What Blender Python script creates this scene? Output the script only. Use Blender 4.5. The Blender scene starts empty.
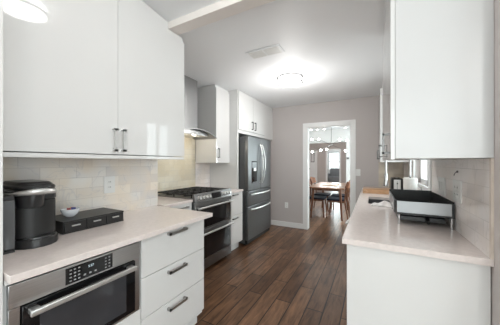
import bpy, bmesh, math, random
from mathutils import Vector, Matrix
PI = math.pi
random.seed(7)
sc = bpy.context.scene
COL = sc.collection

# ------------------------------------------------------------------ camera
H = 1.33
cam = bpy.data.cameras.new('camera'); camo = bpy.data.objects.new('camera', cam); COL.objects.link(camo)
cam.sensor_width = 36.0; cam.lens = 36.0 * 230 / 500; cam.clip_start = 0.02
camo.location = (0, 0, H); camo.rotation_euler = (PI / 2, 0, math.atan(123 / 230))
sc.camera = camo
# ------------------------------------------------------------------ colour management, world
sc.view_settings.view_transform = 'Standard'; sc.view_settings.look = 'None'
sc.view_settings.gamma = 1.0; sc.view_settings.use_curve_mapping = False
sc.view_settings.exposure = 0.46
w = bpy.data.worlds.new('world'); sc.world = w; w.use_nodes = True
bg = w.node_tree.nodes['Background']; bg.inputs[0].default_value = (0.98, 0.97, 1.0, 1); bg.inputs[1].default_value = 1.6

# ------------------------------------------------------------------ daylight through the windows; the dining one is added
def area(name, loc, rot, sx, sy, power, col=(1, 1, 1)):
    l = bpy.data.lights.new(name, 'AREA'); l.shape = 'RECTANGLE'; l.size = sx; l.size_y = sy
    l.energy = power; l.color = col
    o = bpy.data.objects.new(name, l); COL.objects.link(o); o.location = loc; o.rotation_euler = rot
    return o
area('daylight_rear', (0.6, -3.75, 1.6), (PI / 2, 0, 0), 3.4, 2.0, 72, (1.0, 0.985, 0.98))        # big living window behind
area('daylight_side', (3.75, -1.2, 1.6), (0, PI / 2, 0), 2.0, 3.0, 72, (1.0, 0.985, 0.99))       # living room side window
area('daylight_sink', (0.72, 3.0, 1.60), (0, PI / 2, 0), 0.95, 0.8, 7, (0.95, 0.98, 1.0))     # window above the sink
area('dining_fill_light', (1.25, 6.6, 1.5), (0, PI / 2, 0), 1.3, 1.6, 140, (0.97, 0.99, 1.0))  # fill light added outside the unseen dining window to brighten that room
area('daylight_hall', (-1.9, 16.3, 1.45), (-PI / 2, 0, 0), 1.0, 1.2, 120, (0.95, 0.98, 1.0))

# ------------------------------------------------------------------ materials
def nodes(name):
    m = bpy.data.materials.new(name); m.use_nodes = True
    nt = m.node_tree; b = nt.nodes['Principled BSDF']
    return m, nt, b
def L(nt, a, b): nt.links.new(a, b)
def mat(name, col, rough=0.5, metal=0.0, var=0.04, scale=8.0, bump=0.0, coat=0.0, stretch=None, emis=None, es=0.0, ior=None):
    m, nt, b = nodes(name)
    tc = nt.nodes.new('ShaderNodeTexCoord'); mp = nt.nodes.new('ShaderNodeMapping')
    L(nt, tc.outputs['Object'], mp.inputs[0])
    if stretch: mp.inputs['Scale'].default_value = stretch
    nz = nt.nodes.new('ShaderNodeTexNoise'); nz.inputs['Scale'].default_value = scale; nz.inputs['Detail'].default_value = 4
    L(nt, mp.outputs[0], nz.inputs['Vector'])
    r = nt.nodes.new('ShaderNodeValToRGB')
    r.color_ramp.elements[0].position = 0.3; r.color_ramp.elements[1].position = 0.7
    r.color_ramp.elements[0].color = tuple(max(0, c * (1 - var)) for c in col) + (1,)
    r.color_ramp.elements[1].color = tuple(min(1, c * (1 + var)) for c in col) + (1,)
    L(nt, nz.outputs['Fac'], r.inputs[0]); L(nt, r.outputs[0], b.inputs['Base Color'])
    b.inputs['Roughness'].default_value = rough; b.inputs['Metallic'].default_value = metal
    if coat: b.inputs['Coat Weight'].default_value = coat; b.inputs['Coat Roughness'].default_value = 0.05
    if bump:
        bp = nt.nodes.new('ShaderNodeBump'); bp.inputs['Strength'].default_value = bump; bp.inputs['Distance'].default_value = 0.01
        L(nt, nz.outputs['Fac'], bp.inputs['Height']); L(nt, bp.outputs[0], b.inputs['Normal'])
    if emis:
        b.inputs['Emission Color'].default_value = tuple(emis) + (1,); b.inputs['Emission Strength'].default_value = es
    return m
def glass_mat(name, tint=(0.9, 0.95, 0.95), gloss=0.08):
    m = bpy.data.materials.new(name); m.use_nodes = True; nt = m.node_tree
    nt.nodes.clear(); out = nt.nodes.new('ShaderNodeOutputMaterial')
    t = nt.nodes.new('ShaderNodeBsdfTransparent'); t.inputs[0].default_value = tint + (1,)
    g = nt.nodes.new('ShaderNodeBsdfGlossy'); g.inputs['Roughness'].default_value = 0.03
    mx = nt.nodes.new('ShaderNodeMixShader'); mx.inputs[0].default_value = gloss
    L(nt, t.outputs[0], mx.inputs[1]); L(nt, g.outputs[0], mx.inputs[2]); L(nt, mx.outputs[0], out.inputs[0])
    return m
def brick(nt, axes, bw, bh, c1, c2, mortar, msize, offset=0.5, shift=(0, 0)):
    tc = nt.nodes.new('ShaderNodeTexCoord'); sp = nt.nodes.new('ShaderNodeSeparateXYZ'); cb = nt.nodes.new('ShaderNodeCombineXYZ')
    L(nt, tc.outputs['Object'], sp.inputs[0])
    for k in (0, 1):
        ad = nt.nodes.new('ShaderNodeMath'); ad.operation = 'ADD'; ad.inputs[1].default_value = shift[k]
        L(nt, sp.outputs['XYZ'.index(axes[k])], ad.inputs[0]); L(nt, ad.outputs[0], cb.inputs[k])
    br = nt.nodes.new('ShaderNodeTexBrick'); br.offset = offset; br.squash = 1.0
    br.inputs['Scale'].default_value = 1.0; br.inputs['Brick Width'].default_value = bw; br.inputs['Row Height'].default_value = bh
    br.inputs['Color1'].default_value = c1 + (1,); br.inputs['Color2'].default_value = c2 + (1,); br.inputs['Mortar'].default_value = mortar + (1,)
    br.inputs['Mortar Size'].default_value = msize; br.inputs['Mortar Smooth'].default_value = 0.1; br.inputs['Bias'].default_value = 0.0
    L(nt, cb.outputs[0], br.inputs['Vector'])
    return br, cb
def mixc(nt, mode, fac, a, b):
    m = nt.nodes.new('ShaderNodeMix'); m.data_type = 'RGBA'; m.blend_type = mode
    if hasattr(fac, 'node'): L(nt, fac, m.inputs[0])
    else: m.inputs[0].default_value = fac
    for i, s in ((6, a), (7, b)):
        if hasattr(s, 'node'): L(nt, s, m.inputs[i])
        else: m.inputs[i].default_value = tuple(s) + (1,)
    return m.outputs[2]
def marble_tile(name, axes, bw, bh, c1, c2, vein, shift=(0, 0), warm=(0.80, 0.72, 0.58)):
    m, nt, b = nodes(name)
    br, cb = brick(nt, axes, bw, bh, c1, c2, (0.56, 0.53, 0.50), 0.0014, 0.5, shift)
    nz = nt.nodes.new('ShaderNodeTexNoise'); nz.inputs['Scale'].default_value = 5; nz.inputs['Detail'].default_value = 3; nz.inputs['Distortion'].default_value = 0.8
    L(nt, cb.outputs[0], nz.inputs['Vector'])
    r = nt.nodes.new('ShaderNodeValToRGB'); e = r.color_ramp.elements
    e[0].position = 0.485; e[0].color = (0, 0, 0, 1); e[1].position = 0.515; e[1].color = (0, 0, 0, 1)
    k = e.new(0.5); k.color = (0.3, 0.3, 0.3, 1)
    L(nt, nz.outputs['Fac'], r.inputs[0])
    n2 = nt.nodes.new('ShaderNodeTexNoise'); n2.inputs['Scale'].default_value = 4.2; n2.inputs['Detail'].default_value = 2
    L(nt, cb.outputs[0], n2.inputs['Vector'])
    r2 = nt.nodes.new('ShaderNodeValToRGB'); r2.color_ramp.elements[0].position = 0.40; r2.color_ramp.elements[1].position = 0.62
    r2.color_ramp.elements[1].color = (0.6, 0.6, 0.6, 1)
    L(nt, n2.outputs['Fac'], r2.inputs[0])
    c = mixc(nt, 'MIX', r2.outputs[0], br.outputs['Color'], warm)
    c = mixc(nt, 'MIX', r.outputs[0], c, vein)
    L(nt, c, b.inputs['Base Color']); b.inputs['Roughness'].default_value = 0.28
    return m
def plank_floor():
    m, nt, b = nodes('wood_plank_floor')
    br, cb = brick(nt, 'YX', 0.92, 0.148, (0.095, 0.050, 0.029), (0.20, 0.114, 0.068), (0.014, 0.008, 0.006), 0.005, 0.37, (0.32, 0.539))
    tc = nt.nodes.new('ShaderNodeTexCoord'); mp = nt.nodes.new('ShaderNodeMapping'); mp.inputs['Scale'].default_value = (9, 1.2, 1)
    L(nt, tc.outputs['Object'], mp.inputs[0])
    nz = nt.nodes.new('ShaderNodeTexNoise'); nz.inputs['Scale'].default_value = 3; nz.inputs['Detail'].default_value = 8; nz.inputs['Roughness'].default_value = 0.65; nz.inputs['Distortion'].default_value = 0.6
    L(nt, mp.outputs[0], nz.inputs['Vector'])
    r = nt.nodes.new('ShaderNodeValToRGB'); r.color_ramp.elements[0].position = 0.34; r.color_ramp.elements[1].position = 0.68
    r.color_ramp.elements[0].color = (0.48, 0.44, 0.42, 1); r.color_ramp.elements[1].color = (1.55, 1.45, 1.32, 1)
    L(nt, nz.outputs['Fac'], r.inputs[0])
    c = mixc(nt, 'MULTIPLY', 1.0, br.outputs['Color'], r.outputs[0])
    L(nt, c, b.inputs['Base Color']); b.inputs['Roughness'].default_value = 0.3; b.inputs['Specular IOR Level'].default_value = 0.35
    bp = nt.nodes.new('ShaderNodeBump'); bp.inputs['Strength'].default_value = 0.25; bp.inputs['Distance'].default_value = 0.003; bp.invert = True
    L(nt, br.outputs['Fac'], bp.inputs['Height']); L(nt, bp.outputs[0], b.inputs['Normal'])
    return m
def wood(name, c1, c2, axis=(1, 8, 8), rough=0.4):
    m, nt, b = nodes(name)
    tc = nt.nodes.new('ShaderNodeTexCoord'); mp = nt.nodes.new('ShaderNodeMapping'); mp.inputs['Scale'].default_value = axis
    L(nt, tc.outputs['Object'], mp.inputs[0])
    nz = nt.nodes.new('ShaderNodeTexNoise'); nz.inputs['Scale'].default_value = 5; nz.inputs['Detail'].default_value = 6; nz.inputs['Distortion'].default_value = 0.8
    L(nt, mp.outputs[0], nz.inputs['Vector'])
    r = nt.nodes.new('ShaderNodeValToRGB'); r.color_ramp.elements[0].color = c1 + (1,); r.color_ramp.elements[1].color = c2 + (1,)
    r.color_ramp.elements[0].position = 0.35; r.color_ramp.elements[1].position = 0.65
    L(nt, nz.outputs['Fac'], r.inputs[0]); L(nt, r.outputs[0], b.inputs['Base Color']); b.inputs['Roughness'].default_value = rough
    return m
M = {}
M['white'] = mat('gloss_white_cabinet', (0.74, 0.735, 0.725), 0.035, var=0.004)
M['base_white'] = mat('satin_white_base', (0.735, 0.725, 0.71), 0.22, var=0.004)
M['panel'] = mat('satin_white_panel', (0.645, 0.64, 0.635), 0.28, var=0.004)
M['mhandle'] = mat('nickel_handle', (0.42, 0.41, 0.40), 0.32, 1.0, var=0.03)
M['carcass'] = mat('white_carcass', (0.74, 0.74, 0.73), 0.35, var=0.004)
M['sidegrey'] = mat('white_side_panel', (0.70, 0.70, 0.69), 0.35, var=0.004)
M['trim'] = mat('white_trim_paint', (0.82, 0.82, 0.81), 0.3, var=0.004)
M['ceil'] = mat('ceiling_paint', (0.885, 0.90, 0.915), 0.55, var=0.01, scale=1.5)
M['beam'] = mat('beam_paint', (0.82, 0.77, 0.73), 0.6, var=0.01)
M['wall'] = mat('warm_grey_wall_paint', (0.53, 0.49, 0.475), 0.6, var=0.015, scale=2)
M['wallR'] = mat('pale_pink_grey_wall_paint', (0.62, 0.57, 0.55), 0.6, var=0.015, scale=2)
M['pale'] = mat('pale_wall_paint', (0.72, 0.71, 0.70), 0.6, var=0.01, scale=2)
M['wall_shaded'] = mat('shaded_wall_paint', (0.50, 0.45, 0.42), 0.6, var=0.02, scale=2)  # kitchen wall paint with the hall's shade put into the colour
M['counter'] = mat('beige_quartz', (0.75, 0.67, 0.635), 0.16, var=0.045, scale=45)
M['steel'] = mat('brushed_steel', (0.56, 0.56, 0.56), 0.28, 1.0, var=0.08, scale=6, stretch=(1, 1, 60))
M['rsteel'] = mat('range_stainless', (0.26, 0.26, 0.26), 0.32, 1.0, var=0.06, scale=6, stretch=(1, 1, 60))
M['band'] = mat('rack_band_steel', (0.36, 0.365, 0.37), 0.38, 1.0, var=0.05, scale=6)
M['steelh'] = mat('handle_steel', (0.74, 0.74, 0.73), 0.40, 1.0, var=0.03)
M['dsteel'] = mat('dark_stainless', (0.19, 0.195, 0.20), 0.30, 1.0, var=0.06, scale=5, stretch=(60, 60, 1))
M['hood'] = mat('hood_stainless', (0.30, 0.30, 0.30), 0.34, 1.0, var=0.04, scale=5, stretch=(60, 60, 1))
M['fside'] = mat('fridge_side_grey', (0.10, 0.103, 0.106), 0.4, 0.4, var=0.03)
M['dhandle'] = mat('pewter_handle', (0.19, 0.185, 0.18), 0.4, 0.8, var=0.03)
M['chrome'] = mat('chrome', (0.55, 0.55, 0.55), 0.12, 1.0, var=0.01)
M['bglass'] = mat('black_glass', (0.006, 0.006, 0.007), 0.05, var=0.0)
M['wglass'] = mat('oven_window_glass', (0.045, 0.045, 0.05), 0.06, var=0.1)
M['black'] = mat('black_plastic', (0.018, 0.018, 0.019), 0.28, var=0.05)
M['blackm'] = mat('matte_black', (0.014, 0.014, 0.014), 0.4, var=0.05)
M['iron'] = mat('cast_iron', (0.02, 0.02, 0.021), 0.45, var=0.2, scale=60, bump=0.1)
M['rackin'] = mat('charcoal_plastic', (0.015, 0.015, 0.015), 0.4, var=0.05)
M['tank'] = mat('smoked_tank', (0.11, 0.113, 0.118), 0.12, var=0.05)
M['mark'] = mat('light_print', (0.33, 0.33, 0.33), 0.5, var=0.0)
M['lcd'] = mat('display_digits', (0.3, 0.35, 0.36), 0.5, var=0.0, emis=(0.7, 0.9, 1.0), es=0.5)
M['plate'] = mat('white_plate_plastic', (0.80, 0.80, 0.78), 0.35, var=0.005)
M['slot'] = mat('dark_slot', (0.05, 0.05, 0.05), 0.6, var=0.0)
M['china'] = mat('white_china', (0.82, 0.83, 0.86), 0.15, var=0.01)
M['sink'] = mat('sink_steel', (0.16, 0.16, 0.165), 0.33, 0.9, var=0.05)
M['butcher'] = wood('butcher_block', (0.36, 0.19, 0.09), (0.50, 0.30, 0.165), (2, 14, 6))
M['walnut'] = wood('walnut', (0.115, 0.04, 0.018), (0.22, 0.09, 0.042), (3, 3, 1))
M['table'] = wood('table_walnut', (0.25, 0.12, 0.06), (0.37, 0.20, 0.11), (8, 1, 8), 0.3)
M['navy'] = mat('navy_fabric', (0.006, 0.008, 0.020), 0.8, var=0.15, scale=80)
M['cloth'] = mat('white_cotton', (0.78, 0.75, 0.73), 0.9, var=0.06, scale=60, bump=0.2)
M['paper'] = mat('paper_towel', (0.84, 0.82, 0.79), 0.9, var=0.02, scale=70, bump=0.1)
M['sofa'] = mat('grey_upholstery', (0.22, 0.22, 0.23), 0.9, var=0.15, scale=30)
M['brass'] = mat('brushed_nickel', (0.25, 0.24, 0.23), 0.3, 1.0)
M['lamp'] = mat('lit_diffuser', (0.9, 0.9, 0.88), 0.4, var=0.0, emis=(1.0, 0.975, 0.94), es=13.0)
M['bulb'] = mat('lit_bulb', (0.9, 0.9, 0.88), 0.4, var=0.0, emis=(1.0, 0.95, 0.88), es=12.0)
M['ring'] = mat('lamp_ring', (0.42, 0.42, 0.42), 0.3, 1.0, var=0.01)
M['pane'] = glass_mat('window_glass')
M['hglass'] = glass_mat('hood_glass', (0.45, 0.47, 0.47), 0.3)
M['red'] = mat('red_sachet', (0.45, 0.10, 0.09), 0.6); M['yellow'] = mat('yellow_sachet', (0.75, 0.55, 0.10), 0.6)
M['blue'] = mat('blue_sachet', (0.10, 0.12, 0.32), 0.6); M['pinks'] = mat('pink_sachet', (0.75, 0.42, 0.45), 0.6)
M['tileA'] = marble_tile('marble_tile_left', 'YZ', 0.205, 0.0765, (0.88, 0.85, 0.80), (0.66, 0.63, 0.605), (0.46, 0.46, 0.49), (0.06, -0.914), (0.82, 0.70, 0.56))
M['tileB'] = marble_tile('cream_stone_tile', 'YZ', 0.15, 0.0765, (0.80, 0.75, 0.63), (0.66, 0.60, 0.48), (0.5, 0.44, 0.34), (0.02, -0.914), (0.66, 0.57, 0.40))
M['tileR'] = marble_tile('grey_marble_tile', 'YZ', 0.205, 0.0765, (0.88, 0.83, 0.81), (0.74, 0.70, 0.69), (0.48, 0.44, 0.41), (0.0, -0.914), (0.80, 0.72, 0.65))
M['tileK'] = marble_tile('beige_stone_tile', 'XZ', 0.20, 0.0765, (0.60, 0.54, 0.45), (0.50, 0.44, 0.36), (0.5, 0.42, 0.32), (0.0, -0.914))
M['floor'] = plank_floor()

# ------------------------------------------------------------------ mesh helpers
def bx(bm, x0, x1, y0, y1, z0, z1):
    v = [bm.verts.new((x, y, z)) for x in (x0, x1) for y in (y0, y1) for z in (z0, z1)]
    for f in ((0, 1, 3, 2), (4, 6, 7, 5), (0, 4, 5, 1), (2, 3, 7, 6), (0, 2, 6, 4), (1, 5, 7, 3)):
        bm.faces.new([v[i] for i in f])
def box(*a):
    bm = bmesh.new(); bx(bm, *a); return bm
def prism(bm, pts, z0, z1, top_scale=1.0, axis='z'):
    cx = sum(p[0] for p in pts) / len(pts); cy = sum(p[1] for p in pts) / len(pts)
    def tr(a, b, c):
        return (a, b, c) if axis == 'z' else ((c, a, b) if axis == 'x' else (a, c, b))
    lo = [bm.verts.new(tr(p[0], p[1], z0)) for p in pts]
    hi = [bm.verts.new(tr(cx + (p[0] - cx) * top_scale, cy + (p[1] - cy) * top_scale, z1)) for p in pts]
    n = len(pts)
    bm.faces.new(lo[::-1]); bm.faces.new(hi)
    for i in range(n): bm.faces.new((lo[i], lo[(i + 1) % n], hi[(i + 1) % n], hi[i]))
def tube(bm, pts, r, n=10, cap=True):
    pts = [Vector(p) for p in pts]; rings = []
    up = Vector((0, 0, 1))
    for i, p in enumerate(pts):
        t = (pts[min(i + 1, len(pts) - 1)] - pts[max(i - 1, 0)]).normalized()
        a = t.cross(up)
        if a.length < 0.1: a = t.cross(Vector((0, 1, 0)))
        a.normalize(); b = t.cross(a).normalized()
        rr = r[i] if isinstance(r, (list, tuple)) else r
        rings.append([bm.verts.new(p + a * rr * math.cos(2 * PI * k / n) + b * rr * math.sin(2 * PI * k / n)) for k in range(n)])
    for q in range(len(rings) - 1):
        for k in range(n): bm.faces.new((rings[q][k], rings[q][(k + 1) % n], rings[q + 1][(k + 1) % n], rings[q + 1][k]))
    if cap: bm.faces.new(rings[0][::-1]); bm.faces.new(rings[-1])
def lathe(bm, prof, c, n=32, sx=1, sy=1):
    rings = []
    for r, z in prof:
        rings.append([bm.verts.new((c[0] + max(r, 1e-4) * sx * math.cos(2 * PI * k / n), c[1] + max(r, 1e-4) * sy * math.sin(2 * PI * k / n), c[2] + z)) for k in range(n)])
    for q in range(len(rings) - 1):
        for k in range(n): bm.faces.new((rings[q][k], rings[q][(k + 1) % n], rings[q + 1][(k + 1) % n], rings[q + 1][k]))
    bm.faces.new(rings[0][::-1]); bm.faces.new(rings[-1])
def cyl(bm, c, r, h, axis='z', n=20):
    d = {'x': (1, 0, 0), 'y': (0, 1, 0), 'z': (0, 0, 1)}[axis]
    tube(bm, [c, (c[0] + d[0] * h, c[1] + d[1] * h, c[2] + d[2] * h)], r, n)
def sphere(bm, c, r, n=14):
    lathe(bm, [(r * math.sin(PI * k / n), -r * math.cos(PI * k / n)) for k in range(n + 1)], c, n * 2)
def rootloc(p):
    v = Vector((0, 0, 0))
    while p is not None: v += Vector(p.location); p = p.parent
    return v
def obj(name, bm, m, parent=None, bevel=0.0, seg=2, local=False, origin=None):
    """geometry is written in world coordinates; it is stored relative to its parent"""
    if parent is not None and not local:
        bmesh.ops.translate(bm, verts=bm.verts, vec=-rootloc(parent))
    if origin is not None: bmesh.ops.translate(bm, verts=bm.verts, vec=-Vector(origin))
    bmesh.ops.recalc_face_normals(bm, faces=bm.faces)
    me = bpy.data.meshes.new(name); bm.to_mesh(me); bm.free()
    for p in me.polygons: p.use_smooth = True
    me.set_sharp_from_angle(angle=math.radians(32))
    me.materials.append(M[m] if isinstance(m, str) else m)
    o = bpy.data.objects.new(name, me); COL.objects.link(o)
    if origin is not None: o.location = origin
    if parent is not None: o.parent = parent
    if bevel:
        b = o.modifiers.new('bevel', 'BEVEL'); b.width = bevel; b.segments = seg; b.limit_method = 'ANGLE'
    return o
def tag(o, label=None, cat=None, group=None, kind=None):
    if label: o['label'] = label
    if cat: o['category'] = cat
    if group: o['group'] = group
    if kind: o['kind'] = kind
    return o
def thing(name, loc, label, cat, group=None):
    o = bpy.data.objects.new(name, None); COL.objects.link(o); o.location = loc; o.empty_display_size = 0.05
    return tag(o, label, cat, group)
def struct(name, bm, m, parent=None, bevel=0.0):
    o = obj(name, bm, m, parent, bevel); o['kind'] = 'structure'; return o
def text_mesh(name, body, size, m, parent, mtx, depth=0.0006):
    cu = bpy.data.curves.new(name, 'FONT'); cu.body = body; cu.size = size; cu.extrude = depth; cu.align_x = 'CENTER'; cu.align_y = 'CENTER'
    t = bpy.data.objects.new(name, cu); COL.objects.link(t)
    me = bpy.data.meshes.new_from_object(t); bpy.data.objects.remove(t); bpy.data.curves.remove(cu)
    bm = bmesh.new(); bm.from_mesh(me); bpy.data.meshes.remove(me)
    bmesh.ops.transform(bm, matrix=mtx, verts=bm.verts)
    return obj(name, bm, m, parent)
def copy_tree(o, parent=None):
    c = o.copy(); COL.objects.link(c)
    if parent is not None: c.parent = parent
    for ch in list(o.children): copy_tree(ch, c)
    return c

CT = 0.915; SL = 0.03
XL = -1.87      # near left wall
XL2 = -2.445    # recessed left wall
XR = 0.455      # right wall
YB = 4.57       # back wall
CZ = 2.49

# ================================================================== SETTING
struct('floor', box(-4.2, 3.8, -3.6, 17.0, -0.05, 0.0), 'floor')
struct('ceiling', box(XL2, XR, 1.50, YB, CZ, CZ + 0.1), 'ceil')
bm = bmesh.new()       # sloping ceiling over the near room
y0, y1 = 1.39, -3.6
z0 = 2.52; z1 = z0 + 0.105 * (y0 - y1)
pts = [(y0, z0), (y1, z1), (y1, z1 + 0.1), (y0, z0 + 0.1)]
prism(bm, pts, XL, 3.6, axis='x')
struct('ceiling_near', bm, 'ceil')
struct('trim_1', box(XL, XR, 1.39, 1.50, 2.462, 2.62), 'beam')
# left walls
struct('wall_left', box(XL - 0.70, XL, -3.6, 1.562, 0, 3.1), 'wallR')
struct('wall_left_recess', box(XL2 - 0.12, XL2, 1.562, YB, 0, 2.6), 'wall')
struct('wall_left_tile', box(XL, XL + 0.008, 0.33, 1.562, CT, 1.40), 'tileA')
struct('wall_left_recess_tile', box(XL2, XL2 + 0.008, 1.565, 2.752, CT, 1.86), 'tileB')
struct('wall_left_far_tile', box(XL2, XL2 + 0.008, 2.755, 3.115, CT, 1.34), 'tileR')
# back wall with the cased doorway
DX0, DX1, DZ = -1.158, -0.354, 2.03
bm = bmesh.new()
bx(bm, -3.0, DX0, YB, YB + 0.12, 0, 2.6); bx(bm, DX1, 0.9, YB, YB + 0.12, 0, 2.6); bx(bm, DX0, DX1, YB, YB + 0.12, DZ, 2.6)
struct('wall_back', bm, 'wall')
struct('wall_back_tile', box(0.085, XR, YB - 0.008, YB, CT, 1.38), 'tileK')
d1 = tag(bpy.data.objects.new('door_1', None), kind='structure'); COL.objects.link(d1); d1.location = (-0.756, YB, 0)
bm = bmesh.new(); cw = 0.078
bx(bm, DX0 - cw, DX0 + 0.006, YB - 0.018, YB, 0, DZ + cw); bx(bm, DX1 - 0.006, DX1 + cw, YB - 0.018, YB, 0, DZ + cw); bx(bm, DX0, DX1, YB - 0.018, YB, DZ - 0.006, DZ + cw)
struct('door_casing', bm, 'trim', d1)
bm = bmesh.new()
bx(bm, DX0, DX0 + 0.016, YB, YB + 0.12, 0, DZ); bx(bm, DX1 - 0.016, DX1, YB, YB + 0.12, 0, DZ); bx(bm, DX0, DX1, YB, YB + 0.12, DZ - 0.016, DZ)
struct('door_jamb', bm, 'trim', d1)
struct('baseboard_back', box(-1.93, DX0 - cw, YB - 0.015, YB, 0, 0.10), 'trim')
# right wall with the window over the sink
WY0, WY1, WZ0, WZ1 = 2.56, 3.44, 1.09, 2.10
bm = bmesh.new()
bx(bm, XR, XR + 0.14, 1.25, WY0, 0, 3.1); bx(bm, XR, XR + 0.14, WY1, YB, 0, 2.6); bx(bm, XR, XR + 0.14, WY0, WY1, 0, WZ0); bx(bm, XR, XR + 0.14, WY0, WY1, WZ1, 2.6)
struct('wall_right', bm, 'wallR')
bm = bmesh.new()
bx(bm, XR - 0.008, XR, 1.372, WY0 - 0.07, CT, 1.348); bx(bm, XR - 0.008, XR, WY0 - 0.07, WY1 + 0.07, CT, WZ0 - 0.05); bx(bm, XR - 0.008, XR, WY1 + 0.07, YB - 0.008, CT, 1.40)
struct('wall_right_tile', bm, 'tileR')
struct('trim_2', box(XR - 0.009, XR, 1.355, 1.372, CT - SL, 1.348), mat('cream_edge_tile', (0.68, 0.60, 0.52), 0.3, var=0.06, scale=12))
w1 = tag(bpy.data.objects.new('window_1', None), kind='structure'); COL.objects.link(w1); w1.location = (XR, 3.0, WZ0)
bm = bmesh.new()
for a in ((WY0 - 0.07, WY0 + 0.01, WZ0 - 0.05, WZ1 + 0.07), (WY1 - 0.01, WY1 + 0.07, WZ0 - 0.05, WZ1 + 0.07), (WY0, WY1, WZ0 - 0.05, WZ0 + 0.01), (WY0, WY1, WZ1 - 0.01, WZ1 + 0.07)):
    bx(bm, XR - 0.018, XR, *a)
struct('window_casing', bm, 'trim', w1)
bm = bmesh.new()
for a in ((WY0, WY0 + 0.05, WZ0, WZ1), (WY1 - 0.05, WY1, WZ0, WZ1), (WY0, WY1, WZ0, WZ0 + 0.05), (WY0, WY1, WZ1 - 0.05, WZ1), (2.975, 3.025, WZ0, WZ1)):
    bx(bm, XR + 0.05, XR + 0.10, *a)
struct('window_frame', bm, 'trim', w1)
struct('window_glass', box(XR + 0.072, XR + 0.078, WY0 + 0.05, WY1 - 0.05, WZ0 + 0.05, WZ1 - 0.05), 'pane', w1)

# living room behind the camera
struct('wall_living', box(XR + 0.14, 3.6, 1.25, 1.37, 0, 3.1), 'pale')
def wall_open(name, fixed, a0, a1, axis, o0, o1, oz0, oz1, ztop, m='pale', th=0.12):
    bm = bmesh.new()
    def b(p0, p1, q0, q1):
        if axis == 'x': bx(bm, p0, p1, fixed, fixed + th, q0, q1)
        else: bx(bm, fixed, fixed + th, p0, p1, q0, q1)
    b(a0, o0, 0, ztop); b(o1, a1, 0, ztop)
    if oz0 > 0: b(o0, o1, 0, oz0)
    b(o0, o1, oz1, ztop)
    return struct(name, bm, m)
def window(name, fixed, axis, o0, o1, z0, z1, mull=2, th=0.12):
    c = (o0 + o1) / 2
    r = tag(bpy.data.objects.new(name, None), kind='structure'); COL.objects.link(r); r.location = (c, fixed, z0) if axis == 'x' else (fixed, c, z0)
    bm = bmesh.new(); k0, k1 = fixed + 0.04, fixed + 0.08
    def b(p0, p1, q0, q1, f0=k0, f1=k1, bm=bm):
        if axis == 'x': bx(bm, p0, p1, f0, f1, q0, q1)
        else: bx(bm, f0, f1, p0, p1, q0, q1)
    b(o0, o0 + .05, z0, z1); b(o1 - .05, o1, z0, z1); b(o0, o1, z0, z0 + .05); b(o0, o1, z1 - .05, z1)
    for i in range(1, mull):
        p = o0 + (o1 - o0) * i / mull; b(p - .02, p + .02, z0, z1)
    b(o0, o1, (z0 + z1) / 2 - .02, (z0 + z1) / 2 + .02)
    struct('window_frame', bm, 'trim', r)
    bm = bmesh.new(); b(o0 + .05, o1 - .05, z0 + .05, z1 - .05, fixed + .057, fixed + .062, bm)
    struct('window_glass', bm, 'pane', r)
wall_open('wall_rear', -3.6, XL, 3.6, 'x', -1.1, 2.3, 0.5, 2.6, 3.2)
window('window_2', -3.6, 'x', -1.1, 2.3, 0.5, 2.6, 4)
wall_open('wall_side', 3.6, -3.6, 1.37, 'y', -2.8, 0.4, 0.5, 2.6, 3.2)
window('window_3', 3.6, 'y', -2.8, 0.4, 0.5, 2.6, 4)

# dining room, hall and the room at its end
struct('ceiling_dining', box(-3.0, 1.1, YB + 0.12, 8.6, 2.50, 2.6), 'ceil')
struct('wall_dining_left', box(-3.0, -2.88, YB + 0.12, 8.6, 0, 2.5), 'pale')
wall_open('wall_dining_right', 1.0, YB + 0.12, 8.6, 'y', 5.7, 7.5, 0.8, 2.1, 2.5)
window('window_added', 1.0, 'y', 5.7, 7.5, 0.8, 2.1, 2)  # unseen window, put in to bring daylight into the dining room
bm = bmesh.new()
bx(bm, -0.82, 1.1, 8.6, 8.72, 0, 2.6); bx(bm, -2.88, -0.82, 8.6, 8.72, 2.04, 2.6); bx(bm, -2.88, -2.2, 8.6, 8.72, 0, 2.04)
struct('wall_dining_back', bm, 'pale')
struct('ceiling_hall', box(-4.0, -0.2, 8.72, 13.0, 2.45, 2.55), 'ceil')
struct('wall_hall_right', box(-0.82, -0.70, 8.72, 13.0, 0, 2.45), 'pale')
struct('wall_hall_left', box(-4.0, -3.9, 8.72, 13.0, 0, 2.45), 'wall_shaded')
HX0, HX1 = -2.18, -1.58
bm = bmesh.new()
bx(bm, -3.9, HX0, 13.0, 13.12, 0, 2.5); bx(bm, HX1, -0.82, 13.0, 13.12, 0, 2.5); bx(bm, HX0, HX1, 13.0, 13.12, 1.98, 2.5)
struct('wall_hall_back', bm, 'wall_shaded')
d2 = tag(bpy.data.objects.new('door_2', None), kind='structure'); COL.objects.link(d2); d2.location = (-1.88, 13.0, 0)
bm = bmesh.new()
bx(bm, HX0 - .09, HX0, 12.98, 13.0, 0, 2.07); bx(bm, HX1, HX1 + .09, 12.98, 13.0, 0, 2.07); bx(bm, HX0, HX1, 12.98, 13.0, 1.98, 2.07)
struct('door_casing', bm, 'trim', d2)
d3 = tag(bpy.data.objects.new('door_3', None), kind='structure'); COL.objects.link(d3); d3.location = (-2.95, 13.0, 0)
bm = bmesh.new(); bx(bm, -3.2, -2.72, 12.95, 13.0, 0, 2.03)
struct('door_leaf', bm, 'trim', d3, 0.004)
bm = bmesh.new(); sphere(bm, (-3.13, 12.93, 0.98), 0.028, 8); struct('door_handle', bm, 'brass', d3)
struct('ceiling_bedroom', box(-3.9, 0, 13.12, 16.1, 2.45, 2.55), 'ceil')
wall_open('wall_bedroom', 16.0, -3.9, 0.0, 'x', -2.6, -1.5, 0.8, 2.0, 2.5)
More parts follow.
